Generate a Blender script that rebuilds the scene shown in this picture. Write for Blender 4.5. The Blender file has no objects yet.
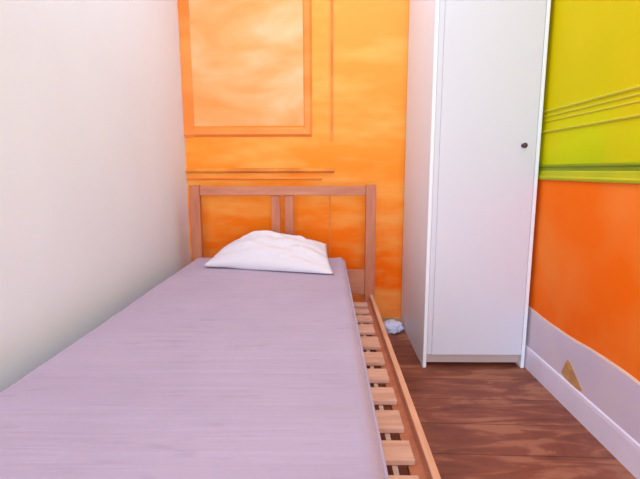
import bpy, bmesh, math, random
from mathutils import Vector, Matrix, noise
random.seed(7)
S = bpy.context.scene
C = S.collection

# ---------------------------------------------------------------- materials
def srgb(r, g, b):
    def f(c):
        c /= 255.0
        return c / 12.92 if c <= .04045 else ((c + .055) / 1.055) ** 2.4
    return (f(r), f(g), f(b), 1)

def mat(name, col, rough=.6, col2=None, scale=(3, 3, 3), detail=4, lo=.35, hi=.65, bump=0, bscale=40,
        spec=.3, sheen=0, mids=None, bstretch=(1, 1, 1), metallic=0, bdist=.01):
    m = bpy.data.materials.new(name); m.use_nodes = True
    nt = m.node_tree; N = nt.nodes; L = nt.links
    b = N['Principled BSDF']
    b.inputs['Base Color'].default_value = col
    b.inputs['Roughness'].default_value = rough
    b.inputs['Specular IOR Level'].default_value = spec
    b.inputs['Metallic'].default_value = metallic
    if sheen: b.inputs['Sheen Weight'].default_value = sheen
    tc = N.new('ShaderNodeTexCoord')
    if col2 is not None:
        mp = N.new('ShaderNodeMapping'); mp.inputs['Scale'].default_value = scale
        n = N.new('ShaderNodeTexNoise'); n.inputs['Scale'].default_value = 1
        n.inputs['Detail'].default_value = detail; n.inputs['Distortion'].default_value = .4
        r = N.new('ShaderNodeValToRGB')
        r.color_ramp.elements[0].position = lo; r.color_ramp.elements[0].color = col
        r.color_ramp.elements[1].position = hi; r.color_ramp.elements[1].color = col2
        for p, c in (mids or []):
            e = r.color_ramp.elements.new(p); e.color = c
        L.new(tc.outputs['Object'], mp.inputs['Vector']); L.new(mp.outputs['Vector'], n.inputs['Vector'])
        L.new(n.outputs['Fac'], r.inputs['Fac']); L.new(r.outputs['Color'], b.inputs['Base Color'])
    if bump:
        mp2 = N.new('ShaderNodeMapping'); mp2.inputs['Scale'].default_value = bstretch
        n2 = N.new('ShaderNodeTexNoise'); n2.inputs['Scale'].default_value = bscale; n2.inputs['Detail'].default_value = 3
        bp = N.new('ShaderNodeBump'); bp.inputs['Strength'].default_value = bump; bp.inputs['Distance'].default_value = bdist
        L.new(tc.outputs['Object'], mp2.inputs['Vector']); L.new(mp2.outputs['Vector'], n2.inputs['Vector'])
        L.new(n2.outputs['Fac'], bp.inputs['Height']); L.new(bp.outputs['Normal'], b.inputs['Normal'])
    return m

M = {}
M['white_wall'] = mat('white_wall_paint', srgb(232, 234, 244), .8, srgb(228, 229, 240), (1.2, 1.2, 1.2), bump=.25, bscale=6)
M['ceiling'] = mat('ceiling_paint', srgb(235, 232, 228), .9)
M['orange_panel'] = mat('peach_panel_paint', srgb(252, 152, 74), .6, srgb(252, 192, 142), (1.6, 1.6, 4), 5, .36, .66,
                        bump=.15, bscale=14, mids=[(.5, srgb(252, 170, 104))])
M['orange_frame'] = mat('orange_moulding_paint', srgb(248, 132, 50), .55, srgb(250, 152, 72), (2, 2, 6))
M['orange_line'] = mat('brown_orange_moulding_paint', srgb(214, 122, 48), .55, srgb(240, 150, 60), (5, 5, 5))
M['pale_line'] = mat('pale_orange_moulding_paint', srgb(240, 160, 86), .55, srgb(250, 172, 96), (5, 5, 5))
M['skirt'] = mat('lavender_skirting_paint', srgb(214, 194, 212), .5, srgb(222, 200, 208), (6, 6, 6), bump=.1, bscale=20)
M['skirt_low'] = mat('pale_lavender_skirting_paint', srgb(238, 224, 238), .45, srgb(230, 214, 230), (5, 5, 5))
M['cream_edge'] = mat('bare_plaster_edge', srgb(236, 200, 176), .7, srgb(220, 196, 190), (14, 14, 14))
M['ochre'] = mat('bare_ochre_plaster', srgb(214, 156, 88), .9, srgb(190, 138, 96), (40, 40, 40))
M['tan_strip'] = mat('tan_skirting_paint', srgb(222, 170, 118), .6, srgb(206, 150, 100), (8, 8, 8))
M['white_lam'] = mat('white_laminate', srgb(214, 210, 220), .38, spec=.4)
M['white_edge'] = mat('white_laminate_edge', srgb(236, 228, 226), .45)
M['beige_side'] = mat('offwhite_laminate_side', srgb(234, 234, 240), .45)
M['plinth'] = mat('shade_toned_plinth', srgb(196, 172, 164), .5)  # white board toned down, recess shade mixed into its colour
M['dark_metal'] = mat('dark_knob_metal', srgb(88, 58, 66), .35, metallic=.4)
M['pine_red'] = mat('stained_pine', srgb(200, 122, 88), .5, srgb(182, 102, 74), (30, 30, 4), 5, .3, .7, bump=.1, bscale=30)
M['pine_h'] = mat('stained_pine_rail', srgb(206, 132, 100), .5, srgb(186, 110, 80), (4, 30, 30), 5, .3, .7)
M['pine_side'] = mat('pine_side_rail', srgb(230, 172, 140), .5, srgb(214, 150, 118), (30, 4, 30), 5, .3, .7)
M['slat'] = mat('pale_slat_wood', srgb(230, 180, 160), .6, srgb(208, 152, 130), (5, 30, 30), 4, .35, .65)
M['web'] = mat('pale_webbing', srgb(214, 180, 172), .9, srgb(196, 158, 150), (60, 60, 60))
M['pillow'] = mat('white_pillowcase', srgb(220, 209, 217), .9, bump=.25, bscale=25, sheen=.2)
M['cloth'] = mat('white_blue_cloth', srgb(236, 232, 244), .85, srgb(200, 200, 232), (30, 30, 30))
M['glass'] = mat('window_glass', srgb(235, 240, 245), .02)
_b = M['glass'].node_tree.nodes['Principled BSDF']; _b.inputs['Transmission Weight'].default_value = 1
M['lamp'] = mat('opal_lamp_glass', srgb(255, 250, 240), .3)
_b = M['lamp'].node_tree.nodes['Principled BSDF']
_b.inputs['Emission Color'].default_value = (1, .95, .9, 1); _b.inputs['Emission Strength'].default_value = 2

def mattress_mat():
    m = mat('lavender_ticking', srgb(172, 149, 174), .9, srgb(180, 157, 182), (3, 3, 3), 4, .3, .7, sheen=.15)
    nt = m.node_tree; N = nt.nodes; L = nt.links; b = N['Principled BSDF']
    tc = N.new('ShaderNodeTexCoord')
    # irregular crosswise ribs of the ticking
    mp = N.new('ShaderNodeMapping'); mp.inputs['Scale'].default_value = (1.2, 26, 1)
    n = N.new('ShaderNodeTexNoise'); n.inputs['Scale'].default_value = 1.0; n.inputs['Detail'].default_value = 3
    n.inputs['Distortion'].default_value = .5
    L.new(tc.outputs['Object'], mp.inputs['Vector']); L.new(mp.outputs['Vector'], n.inputs['Vector'])
    w = N.new('ShaderNodeTexNoise'); w.inputs['Scale'].default_value = 9; w.inputs['Detail'].default_value = 4
    L.new(tc.outputs['Object'], w.inputs['Vector'])
    ad = N.new('ShaderNodeMath'); ad.operation = 'MULTIPLY_ADD'; ad.inputs[1].default_value = .5
    L.new(w.outputs['Fac'], ad.inputs[0]); L.new(n.outputs['Fac'], ad.inputs[2])
    bp = N.new('ShaderNodeBump'); bp.inputs['Strength'].default_value = .4; bp.inputs['Distance'].default_value = .008
    L.new(ad.outputs[0], bp.inputs['Height']); L.new(bp.outputs['Normal'], b.inputs['Normal'])
    # faint worn marks
    sp = N.new('ShaderNodeTexNoise'); sp.inputs['Scale'].default_value = 14; sp.inputs['Detail'].default_value = 5
    mp3 = N.new('ShaderNodeMapping'); mp3.inputs['Scale'].default_value = (.5, 2.2, 1)
    L.new(tc.outputs['Object'], mp3.inputs['Vector']); L.new(mp3.outputs['Vector'], sp.inputs['Vector'])
    rp = N.new('ShaderNodeValToRGB'); rp.color_ramp.elements[0].position = .60; rp.color_ramp.elements[0].color = (0, 0, 0, 1)
    rp.color_ramp.elements[1].position = .76; rp.color_ramp.elements[1].color = (.5, .5, .5, 1)
    L.new(sp.outputs['Fac'], rp.inputs['Fac'])
    src = b.inputs['Base Color'].links[0].from_socket
    mx = N.new('ShaderNodeMixRGB'); mx.inputs['Color2'].default_value = srgb(150, 128, 150)
    L.new(rp.outputs['Color'], mx.inputs['Fac']); L.new(src, mx.inputs['Color1']); L.new(mx.outputs['Color'], b.inputs['Base Color'])
    return m
M['mattress'] = mattress_mat()

def floor_mat():
    m = bpy.data.materials.new('worn_red_brown_boards'); m.use_nodes = True
    nt = m.node_tree; N = nt.nodes; L = nt.links; b = N['Principled BSDF']
    b.inputs['Roughness'].default_value = .5; b.inputs['Specular IOR Level'].default_value = .35
    tc = N.new('ShaderNodeTexCoord')
    br = N.new('ShaderNodeTexBrick')
    br.inputs['Scale'].default_value = 1; br.inputs['Brick Width'].default_value = 3.2; br.inputs['Row Height'].default_value = .2
    br.inputs['Mortar Size'].default_value = .0028; br.inputs['Mortar Smooth'].default_value = .4
    br.inputs['Color1'].default_value = (.35, .35, .35, 1); br.inputs['Color2'].default_value = (.65, .65, .65, 1)
    br.inputs['Mortar'].default_value = (0, 0, 0, 1); br.offset = .37
    mpb = N.new('ShaderNodeMapping'); mpb.inputs['Location'].default_value = (.4, .1, 0); mpb.inputs['Rotation'].default_value = (0, 0, .03)
    L.new(tc.outputs['Object'], mpb.inputs['Vector']); L.new(mpb.outputs['Vector'], br.inputs['Vector'])
    mp = N.new('ShaderNodeMapping'); mp.inputs['Scale'].default_value = (2.2, 9, 1)
    L.new(tc.outputs['Object'], mp.inputs['Vector'])
    n = N.new('ShaderNodeTexNoise'); n.inputs['Scale'].default_value = 1.4; n.inputs['Detail'].default_value = 7; n.inputs['Roughness'].default_value = .6
    n.inputs['Distortion'].default_value = .8
    L.new(mp.outputs['Vector'], n.inputs['Vector'])
    big = N.new('ShaderNodeTexNoise'); big.inputs['Scale'].default_value = 3.2; big.inputs['Detail'].default_value = 3
    L.new(tc.outputs['Object'], big.inputs['Vector'])
    s1 = N.new('ShaderNodeMath'); s1.operation = 'MULTIPLY_ADD'; s1.inputs[1].default_value = .32
    L.new(br.outputs['Color'], s1.inputs[0]); L.new(n.outputs['Fac'], s1.inputs[2])
    s2 = N.new('ShaderNodeMath'); s2.operation = 'MULTIPLY_ADD'; s2.inputs[1].default_value = .5
    L.new(big.outputs['Fac'], s2.inputs[0]); L.new(s1.outputs[0], s2.inputs[2])
    r = N.new('ShaderNodeValToRGB'); e = r.color_ramp.elements
    e[0].position = .66; e[0].color = srgb(98, 54, 42); e[1].position = 1.05; e[1].color = srgb(164, 104, 78)
    for p, c in ((.8, srgb(124, 66, 50)), (.92, srgb(138, 76, 56))):
        k = e.new(p); k.color = c
    L.new(s2.outputs[0], r.inputs['Fac'])
    mx = N.new('ShaderNodeMixRGB'); mx.blend_type = 'MULTIPLY'; mx.inputs['Color2'].default_value = (.6, .52, .5, 1)
    L.new(br.outputs['Fac'], mx.inputs['Fac']); L.new(r.outputs['Color'], mx.inputs['Color1'])
    L.new(mx.outputs['Color'], b.inputs['Base Color'])
    bp = N.new('ShaderNodeBump'); bp.inputs['Strength'].default_value = .3; bp.inputs['Distance'].default_value = .006
    L.new(n.outputs['Fac'], bp.inputs['Height']); L.new(bp.outputs['Normal'], b.inputs['Normal'])
    return m
M['floor'] = floor_mat()

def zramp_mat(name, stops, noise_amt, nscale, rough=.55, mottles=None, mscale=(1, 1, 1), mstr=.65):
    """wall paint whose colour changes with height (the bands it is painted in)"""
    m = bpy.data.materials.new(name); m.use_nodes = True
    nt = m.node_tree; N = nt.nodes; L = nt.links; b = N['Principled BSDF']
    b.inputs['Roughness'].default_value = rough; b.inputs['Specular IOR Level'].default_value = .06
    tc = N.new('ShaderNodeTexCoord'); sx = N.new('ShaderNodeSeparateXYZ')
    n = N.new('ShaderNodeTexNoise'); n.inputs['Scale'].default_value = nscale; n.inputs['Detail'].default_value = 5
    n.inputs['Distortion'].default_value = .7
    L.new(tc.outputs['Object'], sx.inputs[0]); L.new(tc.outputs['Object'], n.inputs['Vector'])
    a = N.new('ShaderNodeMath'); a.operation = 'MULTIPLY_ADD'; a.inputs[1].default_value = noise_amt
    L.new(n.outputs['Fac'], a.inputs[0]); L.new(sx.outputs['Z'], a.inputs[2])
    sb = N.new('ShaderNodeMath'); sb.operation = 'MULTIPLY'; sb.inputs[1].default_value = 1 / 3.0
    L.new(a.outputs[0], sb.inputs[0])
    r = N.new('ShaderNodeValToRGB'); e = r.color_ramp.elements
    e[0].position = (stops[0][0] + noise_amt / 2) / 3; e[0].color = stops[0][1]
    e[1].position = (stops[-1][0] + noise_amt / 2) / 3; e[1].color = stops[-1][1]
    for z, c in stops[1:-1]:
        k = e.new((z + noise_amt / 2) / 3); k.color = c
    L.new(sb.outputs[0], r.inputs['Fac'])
    n2 = N.new('ShaderNodeTexNoise'); n2.inputs['Scale'].default_value = 2.6; n2.inputs['Detail'].default_value = 4
    mp = N.new('ShaderNodeMapping'); mp.inputs['Location'].default_value = (3, 5, 1); mp.inputs['Scale'].default_value = mscale
    L.new(tc.outputs['Object'], mp.inputs['Vector']); L.new(mp.outputs['Vector'], n2.inputs['Vector'])
    r2 = N.new('ShaderNodeValToRGB'); r2.color_ramp.elements[0].position = .42; r2.color_ramp.elements[0].color = (0, 0, 0, 1)
    r2.color_ramp.elements[1].position = .66; r2.color_ramp.elements[1].color = (mstr, mstr, mstr, 1)
    L.new(n2.outputs['Fac'], r2.inputs['Fac'])
    mx = N.new('ShaderNodeMixRGB'); mx.inputs['Color2'].default_value = mottles
    L.new(r2.outputs['Color'], mx.inputs['Fac']); L.new(r.outputs['Color'], mx.inputs['Color1'])
    L.new(mx.outputs['Color'], b.inputs['Base Color'])
    bp = N.new('ShaderNodeBump'); bp.inputs['Strength'].default_value = .15; bp.inputs['Distance'].default_value = .01
    L.new(n2.outputs['Fac'], bp.inputs['Height']); L.new(bp.outputs['Normal'], b.inputs['Normal'])
    return m
M['orange_right'] = zramp_mat('deep_orange_wash', [(0, srgb(255, 104, 6)), (.5, srgb(254, 108, 6)), (1.0, srgb(254, 112, 6))], .2, 2, mottles=srgb(255, 142, 60))
M['green_right'] = zramp_mat('green_to_yellow_wash', [(1.0, srgb(180, 192, 2)), (1.15, srgb(208, 206, 2)), (1.35, srgb(212, 190, 2)), (1.9, srgb(212, 182, 1)), (2.9, srgb(212, 182, 2))],
                             .2, 2, mottles=srgb(222, 190, 14))
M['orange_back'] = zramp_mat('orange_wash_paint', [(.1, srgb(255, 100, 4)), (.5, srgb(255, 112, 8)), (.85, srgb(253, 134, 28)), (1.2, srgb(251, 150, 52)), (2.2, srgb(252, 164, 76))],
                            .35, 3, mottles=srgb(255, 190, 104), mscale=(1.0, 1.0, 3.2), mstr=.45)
M['green_dark'] = mat('dark_green_moulding_paint', srgb(116, 138, 2), .6, srgb(138, 148, 4), (3, 3, 3))
M['yellow_mould'] = mat('yellow_moulding_paint', srgb(212, 194, 8), .6, srgb(186, 186, 6), (3, 3, 3))
M['green_mould'] = mat('lime_moulding_paint', srgb(220, 202, 44), .4, srgb(204, 196, 16), (2, 4, 4))

# ---------------------------------------------------------------- geometry helpers
def add_box(bm, x0, x1, y0, y1, z0, z1, bev=0, seg=2):
    vs = [bm.verts.new(p) for p in ((x0, y0, z0), (x1, y0, z0), (x1, y1, z0), (x0, y1, z0), (x0, y0, z1), (x1, y0, z1), (x1, y1, z1), (x0, y1, z1))]
    fs = [bm.faces.new([vs[i] for i in f]) for f in ((3, 2, 1, 0), (4, 5, 6, 7), (0, 1, 5, 4), (1, 2, 6, 5), (2, 3, 7, 6), (3, 0, 4, 7))]
    if bev:
        es = list({e for f in fs for e in f.edges})
        bmesh.ops.bevel(bm, geom=es, offset=bev, segments=seg, affect='EDGES', profile=.5)
    return bm

def link(name, bm, m, parent=None, smooth=False, loc=None):
    me = bpy.data.meshes.new(name)
    bmesh.ops.recalc_face_normals(bm, faces=bm.faces)
    if loc is not None:
        bmesh.ops.translate(bm, verts=bm.verts, vec=-Vector(loc))
    bm.to_mesh(me); bm.free()
    if smooth:
        for p in me.polygons: p.use_smooth = True
    me.materials.append(m)
    o = bpy.data.objects.new(name, me); C.objects.link(o)
    if loc is not None: o.location = loc
    if parent is not None: o.parent = parent
    return o

def box(name, dims, m, parent=None, bev=.002, seg=2):
    """box given in world coordinates; child coordinates follow the parent's origin"""
    bm = bmesh.new(); add_box(bm, *dims, bev=bev, seg=seg)
    if parent is not None:
        bmesh.ops.translate(bm, verts=bm.verts, vec=-world_loc(parent))
    return link(name, bm, m, parent)

def world_loc(o):
    v = Vector((0, 0, 0))
    while o is not None:
        v += o.location; o = o.parent
    return v

def profile_strip(bm, pts, axis, a0, a1, base):
    """moulding: profile pts=(out, z) run along an axis; base = wall coordinate, out grows into the room"""
    ends = []
    for a in (a0, a1):
        ring = []
        for o, z in pts:
            ring.append(bm.verts.new((a, base - o, z) if axis == 'x' else (base - o, a, z)))
        ends.append(ring)
    n = len(pts)
    for i in range(n):
        j = (i + 1) % n
        bm.faces.new((ends[0][i], ends[0][j], ends[1][j], ends[1][i]))
    bm.faces.new(ends[0]); bm.faces.new(ends[1][::-1])
    return bm

def structure(o):
    o['kind'] = 'structure'; return o

def thing(name, label, cat, loc, group=None):
    o = bpy.data.objects.new(name, None); C.objects.link(o); o.location = loc
    o.empty_display_size = .1
    o['label'] = label; o['category'] = cat
    if group: o['group'] = group
    return o

# ---------------------------------------------------------------- the room
XL, XR, YB, YF, ZC, T = -.930, 1.068, 2.927, -1.5, 2.85, .12
structure(box('floor', (XL - T, XR + T, YF - T, YB + T, -.1, 0), M['floor'], bev=0))
structure(box('ceiling', (XL - T, XR + T, YF - T, YB + T, ZC, ZC + .1), M['ceiling'], bev=0))
structure(box('wall_left', (XL - T, XL, YF - T, YB + T, 0, ZC), M['white_wall'], bev=0))
structure(box('wall_back', (XL, XR, YB, YB + T, 0, ZC), M['orange_back'], bev=0))
# right wall, painted in two bands: orange dado below, green to yellow above
wr = structure(box('wall_right', (XR, XR + T, YF - T, YB + T, 0, 1.0), M['orange_right'], bev=0))
structure(box('wall_right_upper', (XR, XR + T, YF - T, YB + T, 1.0, ZC), M['green_right'], bev=0))
# front wall (behind the camera) with a tall window opening
WX0, WX1, WZ0, WZ1 = -.65, .75, .08, 2.55
bm = bmesh.new()
add_box(bm, XL, WX0, YF - T, YF, 0, ZC); add_box(bm, WX1, XR, YF - T, YF, 0, ZC)
add_box(bm, WX0, WX1, YF - T, YF, 0, WZ0); add_box(bm, WX0, WX1, YF - T, YF, WZ1, ZC)
structure(link('wall_front', bm, M['white_wall']))
bm = bmesh.new(); fw = .05
add_box(bm, WX0, WX0 + fw, YF - .09, YF - .03, WZ0, WZ1); add_box(bm, WX1 - fw, WX1, YF - .09, YF - .03, WZ0, WZ1)
add_box(bm, WX0 + fw, WX1 - fw, YF - .09, YF - .03, WZ0, WZ0 + fw); add_box(bm, WX0 + fw, WX1 - fw, YF - .09, YF - .03, WZ1 - fw, WZ1)
add_box(bm, .03, .07, YF - .085, YF - .035, WZ0 + fw, WZ1 - fw)
structure(link('window_1', bm, M['white_edge']))

# back wall: raised panelling, a frame moulding in the upper left and two ledges under it
def frame_L(name, x0, xo, w, z0, ztop, out, m):
    """L-shaped moulding: a foot along z0..z0+w and an upright along xo-w..xo"""
    bm = bmesh.new()
    d = out
    outer = [(x0, z0), (xo, z0), (xo, ztop)]
    inner = [(x0, z0 + w), (xo - w, z0 + w), (xo - w, ztop)]
    b = .25 * w
    outer_t = [(x0, z0 + b), (xo - b, z0 + b), (xo - b, ztop)]
    inner_t = [(x0, z0 + w - b), (xo - w + b, z0 + w - b), (xo - w + b, ztop)]
    rows = []
    for ring, y in ((outer, YB), (outer_t, YB - d), (inner_t, YB - d * .8), (inner, YB)):
        rows.append([bm.verts.new((x, y, z)) for x, z in ring])
    for a, c in ((0, 1), (1, 2), (2, 3), (3, 0)):
        for i in range(2):
            bm.faces.new((rows[a][i], rows[a][i + 1], rows[c][i + 1], rows[c][i]))
    bm.faces.new([r[0] for r in rows]); bm.faces.new([r[2] for r in rows][::-1])
    return structure(link(name, bm, m))
box_panel = structure(box('trim_1', (XL, -.143, YB - .004, YB, 1.325, ZC), M['orange_panel'], bev=0))
structure(box('trim_15', (XL, -.862, YB - .010, YB, 1.256, ZC), M['orange_frame'], bev=.003))
frame_L('trim_2', XL, -.092, .062, 1.256, ZC, .016, M['orange_frame'])
structure(box('trim_3', (.028, .040, YB - .012, YB, 1.235, ZC), M['orange_line'], bev=.003))
bm = profile_strip(bmesh.new(), [(0, 1.022), (.01, 1.024), (.02, 1.034), (.02, 1.040), (.006, 1.052), (0, 1.056)], 'x', XL, .050, YB)
structure(link('trim_4', bm, M['orange_line']))
bm = profile_strip(bmesh.new(), [(0, .978), (.006, .980), (.009, .986), (0, .994)], 'x', XL, -.03, YB)
structure(link('trim_5', bm, M['orange_frame']))
structure(box('trim_6', (.016, .026, YB - .008, YB, .05, .94), M['orange_line'], bev=.002))
structure(box('trim_7', (.015, .022, YB - .006, YB, 1.235, ZC), M['pale_line'], bev=.002))
structure(box('baseboard_back', (XL, XR, YB - .012, YB, 0, .03), M['tan_strip'], bev=.002))

# right wall: dado cap, picture mouldings, skirting
bm = profile_strip(bmesh.new(), [(0, .990), (.010, .992), (.014, 1.002), (.008, 1.010), (.008, 1.030), (.004, 1.034), (0, 1.034)], 'y', YF, YB, XR)
structure(link('trim_8', bm, M['yellow_mould']))
bm = profile_strip(bmesh.new(), [(0, 1.034), (.004, 1.034), (.004, 1.048), (.010, 1.054), (.010, 1.058), (0, 1.064)], 'y', YF, YB, XR)
structure(link('trim_9', bm, M['green_dark']))
for k, (z, h, o) in enumerate(((1.318, .0065, .009), (1.294, .005, .006), (1.270, .004, .005), (1.222, .0065, .009))):
    bm = profile_strip(bmesh.new(), [(0, z - h), (o * .6, z - h * .9), (o, z - h * .2), (o, z + h * .2), (o * .3, z + h * .8), (0, z + h)], 'y', YF, YB, XR)
    structure(link('trim_%d' % (10 + k), bm, M['green_mould']))

def wavy_skirting():
    bm = bmesh.new(); n = 90; ys = [YF + (YB - YF) * i / n for i in range(n + 1)]
    rows = []
    for y in ys:
        zt = .322 + .006 * math.sin(y * 9) + .008 * (noise.noise(Vector((y * 5, 0, 0))))
        rows.append([bm.verts.new(p) for p in ((XR, y, 0), (XR - .006, y, 0), (XR - .006, y, zt - .008), (XR - .003, y, zt), (XR, y, zt))])
    for a, b in zip(rows, rows[1:]):
        for i in range(4): bm.faces.new((a[i], a[i + 1], b[i + 1], b[i]))
    bm.faces.new(rows[0]); bm.faces.new(rows[-1][::-1])
    o = structure(link('baseboard_right', bm, M['skirt']))
    o.data.materials.append(M['cream_edge'])
    for p in o.data.polygons:
        if p.center.x > XR - .0052 and p.center.z > .25: p.material_index = 1
    return o
bbr = wavy_skirting()
bm = profile_strip(bmesh.new(), [(0, 0), (.014, 0), (.014, .100), (.012, .114), (.006, .118), (0, .118)], 'y', YF, YB, XR)
structure(link('trim_14', bm, M['skirt_low']))
# chip where the lavender paint has come off
bm = bmesh.new()
pts = [(1.838, .214), (1.852, .196), (1.868, .160), (1.880, .134), (1.846, .124), (1.800, .119), (1.752, .119), (1.722, .124), (1.716, .135), (1.742, .150), (1.766, .170), (1.790, .186), (1.815, .206)]
f1 = [bm.verts.new((XR - .0072, y, z)) for y, z in pts]; f2 = [bm.verts.new((XR - .005, y, z)) for y, z in pts]
bm.faces.new(f1); bm.faces.new(f2[::-1])
for i in range(len(pts)):
    j = (i + 1) % len(pts); bm.faces.new((f1[i], f2[i], f2[j], f1[j]))
ch = link('chipped_patch', bm, M['ochre'], bbr)

# ---------------------------------------------------------------- bed frame
HY = 2.660
bed = thing('bed_frame', 'reddish pine bed frame with an open barred headboard against the orange wall', 'bed', (-.26, 1.62, 0))
PW, PD = .062, .045
HLx, HRx = -.836, .300
for x0 in (HLx, HRx - PW):
    box('headboard_post', (x0, x0 + PW, HY, HY + PD, 0, .952), M['pine_red'], bed, bev=.004)
box('top_rail', (HLx + PW, HRx - PW, HY + .006, HY + .040, .888, .944), M['pine_h'], bed, bev=.004)
box('lower_rail', (HLx + PW, HRx - PW, HY + .010, HY + .034, .265, .425), M['pine_h'], bed, bev=.003)
for x0, x1 in ((-.340, -.284), (-.257, -.201)):
    box('headboard_bar', (x0, x1, HY + .014, HY + .032, .425, .888), M['pine_red'], bed, bev=.003)
FY = .46
for x0 in (HLx, HRx - PW):
    box('footboard_post', (x0, x0 + PW, FY, FY + PD, 0, .44), M['pine_red'], bed, bev=.004)
box('foot_rail', (HLx + PW, HRx - PW, FY + .006, FY + .036, .27, .42), M['pine_h'], bed, bev=.003)
for x0 in (HRx - .032, HLx + .010):
    r = box('side_rail', (x0, x0 + .022, FY + PD, HY, .150, .270), M['pine_side'], bed, bev=.003)
# ledges that carry the slats; darker pine stands in for shadow beside the rail
box('slat_ledge', (.225, HRx - .032, FY + PD, HY, .212, .232), M['pine_red'], bed, bev=.001)
box('slat_ledge', (HLx + .032, HLx + .070, FY + PD, HY, .212, .232), M['pine_red'], bed, bev=.001)

# slats
base = bed
gaps = [2.59, 2.475, 2.351, 2.213, 2.042, 1.860, 1.697, 1.544, 1.388, 1.222, 1.072, .915, .76, .60]
ZS0, ZS1 = .232, .250
for a, b in zip(gaps, gaps[1:]):
    g = .030
    j = random.uniform(-.006, .004)
    box('slat', (HLx + .040, .246 + j, b + g, a - g, ZS0, ZS1), M['slat'], base, bev=.003)
for x in (.188, -.71):
    bm = bmesh.new(); n = 80; ya, yb = .62, 2.57; w = .015
    rows = []
    for i in range(n + 1):
        y = ya + (yb - ya) * i / n
        near = min(abs(y - g) for g in gaps)
        z = ZS0 - .0024
        rows.append([bm.verts.new(p) for p in ((x - w / 2, y, z), (x + w / 2, y, z), (x + w / 2, y, z + .0018), (x - w / 2, y, z + .0018))])
    for a, b in zip(rows, rows[1:]):
        for i in range(4):
            k = (i + 1) % 4; bm.faces.new((a[i], a[k], b[k], b[i]))
    bm.faces.new(rows[0]); bm.faces.new(rows[-1][::-1])
    bmesh.ops.translate(bm, verts=bm.verts, vec=-world_loc(base))
    link('webbing_strap', bm, M['web'], base)

# ---------------------------------------------------------------- mattress
def mattress():
    x0, x1, y0, y1, z0, z1 = -.806, .106, .615, 2.648, .254, .512
    bm = bmesh.new(); nx, ny = 60, 130
    r = .035
    def plan(u, v):
        return x0 + (x1 - x0) * u, y0 + (y1 - y0) * v
    top = {}
    for i in range(nx + 1):
        for j in range(ny + 1):
            x, y = plan(i / nx, j / ny)
            d = min(x - x0, x1 - x, y - y0, y1 - y)
            drop = 0 if d > r else r - math.sqrt(max(0, r * r - (r - d) ** 2))
            z = z1 - drop * .6 + .0022 * noise.noise(Vector((x * 1.5, y * 10, 1))) + .003 * noise.noise(Vector((x * 3, y * 3, 5)))
            z += .003 * math.exp(-((x1 - x - .03) / .02) ** 2)
            top[i, j] = bm.verts.new((x, y, z))
    for i in range(nx):
        for j in range(ny):
            bm.faces.new((top[i, j], top[i + 1, j], top[i + 1, j + 1], top[i, j + 1]))
    loop = [(i, 0) for i in range(nx)] + [(nx, j) for j in range(ny)] + [(i, ny) for i in range(nx, 0, -1)] + [(0, j) for j in range(ny, 0, -1)]
    prev = [top[k] for k in loop]
    cx, cy = (x0 + x1) / 2, (y0 + y1) / 2
    for z, inset in ((.455, -.004), (.38, -.006), (.31, -.004), (.268, .003), (z0, .016)):
        cur = []
        for v, k in zip([top[k] for k in loop], loop):
            x, y = v.co.x, v.co.y
            sx = (x - cx) / ((x1 - x0) / 2); sy = (y - cy) / ((y1 - y0) / 2)
            x -= inset * (1 if sx > .999 else -1 if sx < -.999 else sx)
            y -= inset * (1 if sy > .999 else -1 if sy < -.999 else sy) if abs(sy) > .99 else 0
            cur.append(bm.verts.new((x, y, z)))
        for a in range(len(loop)):
            b = (a + 1) % len(loop); bm.faces.new((prev[a], cur[a], cur[b], prev[b]))
        prev = cur
    bm.faces.new(prev)
    o = link('mattress', bm, M['mattress'], smooth=True, loc=(cx, cy, z0))
    o['label'] = 'bare lavender-grey mattress lying on the slats of the pine bed along the white wall'
    o['category'] = 'mattress'
    return o
mt = mattress()
# piping round the top edge
bm = bmesh.new()
px0, px1, py0, py1, pz, rr, cr = -.808, .108, .613, 2.650, .490, .0045, .02
path = []
for (cx, cy, a0) in ((px1 - cr, py1 - cr, 0), (px0 + cr, py1 - cr, 90), (px0 + cr, py0 + cr, 180), (px1 - cr, py0 + cr, 270)):
    for k in range(5):
        a = math.radians(a0 + 90 * k / 4); path.append(Vector((cx + cr * math.cos(a), cy + cr * math.sin(a), pz)))
rings = []
for i, p in enumerate(path):
    t = (path[(i + 1) % len(path)] - path[i - 1]).normalized(); s = Vector((t.y, -t.x, 0))
    rings.append([bm.verts.new(p + s * rr * math.cos(a) + Vector((0, 0, rr * math.sin(a)))) for a in [2 * math.pi * k / 8 for k in range(8)]])
for i in range(len(rings)):
    a, b = rings[i], rings[(i + 1) % len(rings)]
    for k in range(8): bm.faces.new((a[k], a[(k + 1) % 8], b[(k + 1) % 8], b[k]))
bmesh.ops.translate(bm, verts=bm.verts, vec=-world_loc(mt))
link('piping', bm, M['mattress'], mt, smooth=True)

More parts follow.
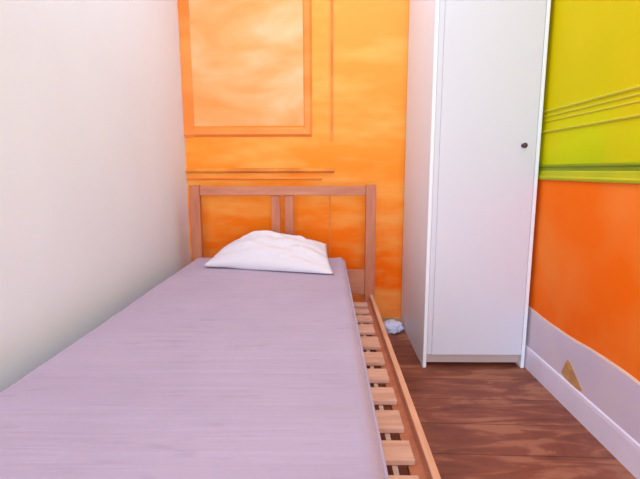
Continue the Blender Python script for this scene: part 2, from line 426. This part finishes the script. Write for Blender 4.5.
# ---------------------------------------------------------------- pillow
def pillow():
    zb = .5165
    FL, FR, BR, BL = Vector((-.675, 2.325, zb + .010)), Vector((.036, 2.165, zb + .004)), Vector((.000, 2.560, zb + .090)), Vector((-.600, 2.620, zb + .070))
    n, m_ = 64, 44
    bm = bmesh.new(); T, B = {}, {}
    for i in range(n + 1):
        for j in range(m_ + 1):
            s, t = i / n, j / m_
            p = FL.lerp(FR, s).lerp(BL.lerp(BR, s), t)
            S_, T_ = 2 * s - 1, 2 * t - 1
            # sides bow inward a little between the pointed corners
            c = FL.lerp(FR, .5).lerp(BL.lerp(BR, .5), .5)
            pinch = 1 - .035 * (1 - T_ * T_) * abs(S_) ** 2 - .05 * (1 - S_ * S_) * abs(T_) ** 2
            q = c + (p - c) * pinch; q.z = p.z
            e = max(0, (1 - S_ ** 2)) ** .42 * max(0, (1 - T_ ** 2)) ** .45
            hump = .098 * math.exp(-((S_ + .25) / .62) ** 2) + .035 * math.exp(-((S_ - .6) / .4) ** 2)
            wr = .016 * noise.noise(Vector((S_ * 2.2, T_ * 4.5, 2))) + .007 * noise.noise(Vector((S_ * 7, T_ * 9, 7)))
            fold = .010 * math.sin(5 * S_ + 7 * T_) * math.exp(-((T_ + .3) / .5) ** 2)
            q.z += .011 * math.exp(-((s - .2) / .13) ** 2) * (1 - t) ** 3
            zt = q.z + e * (.052 + hump * (.65 + .35 * T_) + (wr + fold) * 1.1)
            zl = q.z - e * .05 * (.4 + .6 * (1 - t))
            floorz = zb - .0005
            B[i, j] = bm.verts.new((q.x, q.y, max(floorz, zl)))
            if i in (0, n) or j in (0, m_): T[i, j] = B[i, j]; T[i, j].co.z = max(q.z, floorz)
            else: T[i, j] = bm.verts.new((q.x, q.y, max(zt, floorz + .004)))
    for i in range(n):
        for j in range(m_):
            bm.faces.new((T[i, j], T[i + 1, j], T[i + 1, j + 1], T[i, j + 1]))
            q = [B[i, j], B[i, j + 1], B[i + 1, j + 1], B[i + 1, j]]
            try: bm.faces.new(q)
            except ValueError: pass
    o = link('pillow', bm, M['pillow'], smooth=True, loc=(-.32, 2.42, zb))
    o['label'] = 'soft white pillow lying on the mattress at the head of the bed'
    o['category'] = 'pillow'
    return o
pillow()

# ---------------------------------------------------------------- wardrobe
W0, W1, WF, WB, WH = .5112, 1.046, 2.205, 2.905, 2.36
wd = thing('wardrobe', 'tall narrow white wardrobe with one plain door, standing against the orange wall', 'wardrobe', ((W0 + W1) / 2, (WF + WB) / 2, 0))
st = .018
box('side_panel', (W0, W0 + st, WF, WB, 0, WH), M['beige_side'], wd, bev=.0015)
box('side_panel', (W1 - st, W1, WF, WB, 0, WH), M['beige_side'], wd, bev=.0015)
box('top_panel', (W0 + st, W1 - st, WF + .004, WB, WH - st, WH), M['white_lam'], wd, bev=.0015)
box('bottom_panel', (W0 + st, W1 - st, WF + .026, WB, .075, .075 + st), M['white_lam'], wd, bev=.0015)
box('back_panel', (W0 + st, W1 - st, WB - .012, WB - .004, .075 + st, WH - st), M['white_lam'], wd, bev=0)
box('plinth', (W0 + st, W1 - st, WF + .034, WF + .050, .016, .075), M['plinth'], wd, bev=.001)
box('front_stile', (W0 + st + .001, W0 + st + .026, WF + .001, WF + .022, .075, WH - st - .002), M['white_lam'], wd, bev=.001)
door = box('door', (W0 + st + .0270, W1 - st - .002, WF, WF + .019, .073, WH - st - .002), M['white_lam'], wd, bev=.0015)
# knob: turned profile, axis towards the room
kx, kz = .962, 1.156
bm = bmesh.new(); prof = [(0, 0), (.010, 0), (.010, .002), (.005, .004), (.005, .011), (.009, .015), (.0125, .020), (.0125, .024), (.009, .028), (0, .0295)]
rings = []
for r, d in prof:
    rings.append([bm.verts.new((kx + r * math.cos(a), WF - d, kz + r * math.sin(a))) for a in [2 * math.pi * k / 20 for k in range(20)]] if r else [bm.verts.new((kx, WF - d, kz))])
for a, b in zip(rings, rings[1:]):
    for k in range(20):
        j = (k + 1) % 20
        if len(a) == 1: bm.faces.new((a[0], b[k], b[j]))
        elif len(b) == 1: bm.faces.new((a[k], a[j], b[0]))
        else: bm.faces.new((a[k], a[j], b[j], b[k]))
bmesh.ops.translate(bm, verts=bm.verts, vec=-world_loc(door))
kn = link('knob', bm, M['dark_metal'], door, smooth=True); kn['label'] = 'small dark round knob'

# ---------------------------------------------------------------- crumpled cloth on the floor
bm = bmesh.new(); bmesh.ops.create_icosphere(bm, subdivisions=4, radius=1)
for v in bm.verts:
    p = v.co.copy()
    k = 1 + .28 * noise.noise(p * 1.7 + Vector((3, 1, 2))) + .16 * noise.noise(p * 4) - .12 * abs(noise.noise(p * 3 + Vector((9, 0, 0))))
    q = p * k
    v.co = Vector((q.x * .062, q.y * .075, max(0, q.z * .042 + .030)))
o = link('crumpled_cloth', bm, M['cloth'], smooth=True); o.location = (.428, 2.74, 0)
o['label'] = 'small crumpled white cloth on the floor between the bed and the wardrobe'; o['category'] = 'cloth'

# ---------------------------------------------------------------- light
w = bpy.data.worlds.new('sky'); S.world = w; w.use_nodes = True
bg = w.node_tree.nodes['Background']; bg.inputs['Color'].default_value = (.86, .93, 1, 1); bg.inputs['Strength'].default_value = 1.0
def area(name, loc, rot, sx, sy, power, col):
    l = bpy.data.lights.new(name, 'AREA'); l.shape = 'RECTANGLE'; l.size = sx; l.size_y = sy; l.energy = power; l.color = col
    o = bpy.data.objects.new(name, l); C.objects.link(o); o.location = loc; o.rotation_euler = rot; return o
area('window_daylight', (.05, YF - .14, 1.30), (math.radians(90), 0, 0), 1.35, 2.35, 66, (.67, .82, 1))
# unseen soft fill disk, added under the ceiling to light the room from above
l = area('ceiling_fill_light', (.0, 1.85, ZC - .03), (0, 0, 0), 1.1, 1.1, 15, (.67, .82, 1)); l.data.shape = 'DISK'

# ---------------------------------------------------------------- camera
cam = bpy.data.cameras.new('camera'); co = bpy.data.objects.new('camera', cam); C.objects.link(co)
cam.sensor_fit = 'HORIZONTAL'; cam.sensor_width = 36; cam.lens = 438.1 * 36 / 640; cam.clip_start = .02
co.matrix_world = Matrix.Translation((0, 0, 1.04)) @ Matrix.Rotation(.0153, 4, 'Z') @ Matrix.Rotation(math.pi / 2 - .157, 4, 'X') @ Matrix.Rotation(-.0028, 4, 'Z')
S.camera = co
vs = S.view_settings; vs.view_transform = 'Standard'; vs.look = 'None'; vs.gamma = 1; vs.use_curve_mapping = False; vs.exposure = 0.54
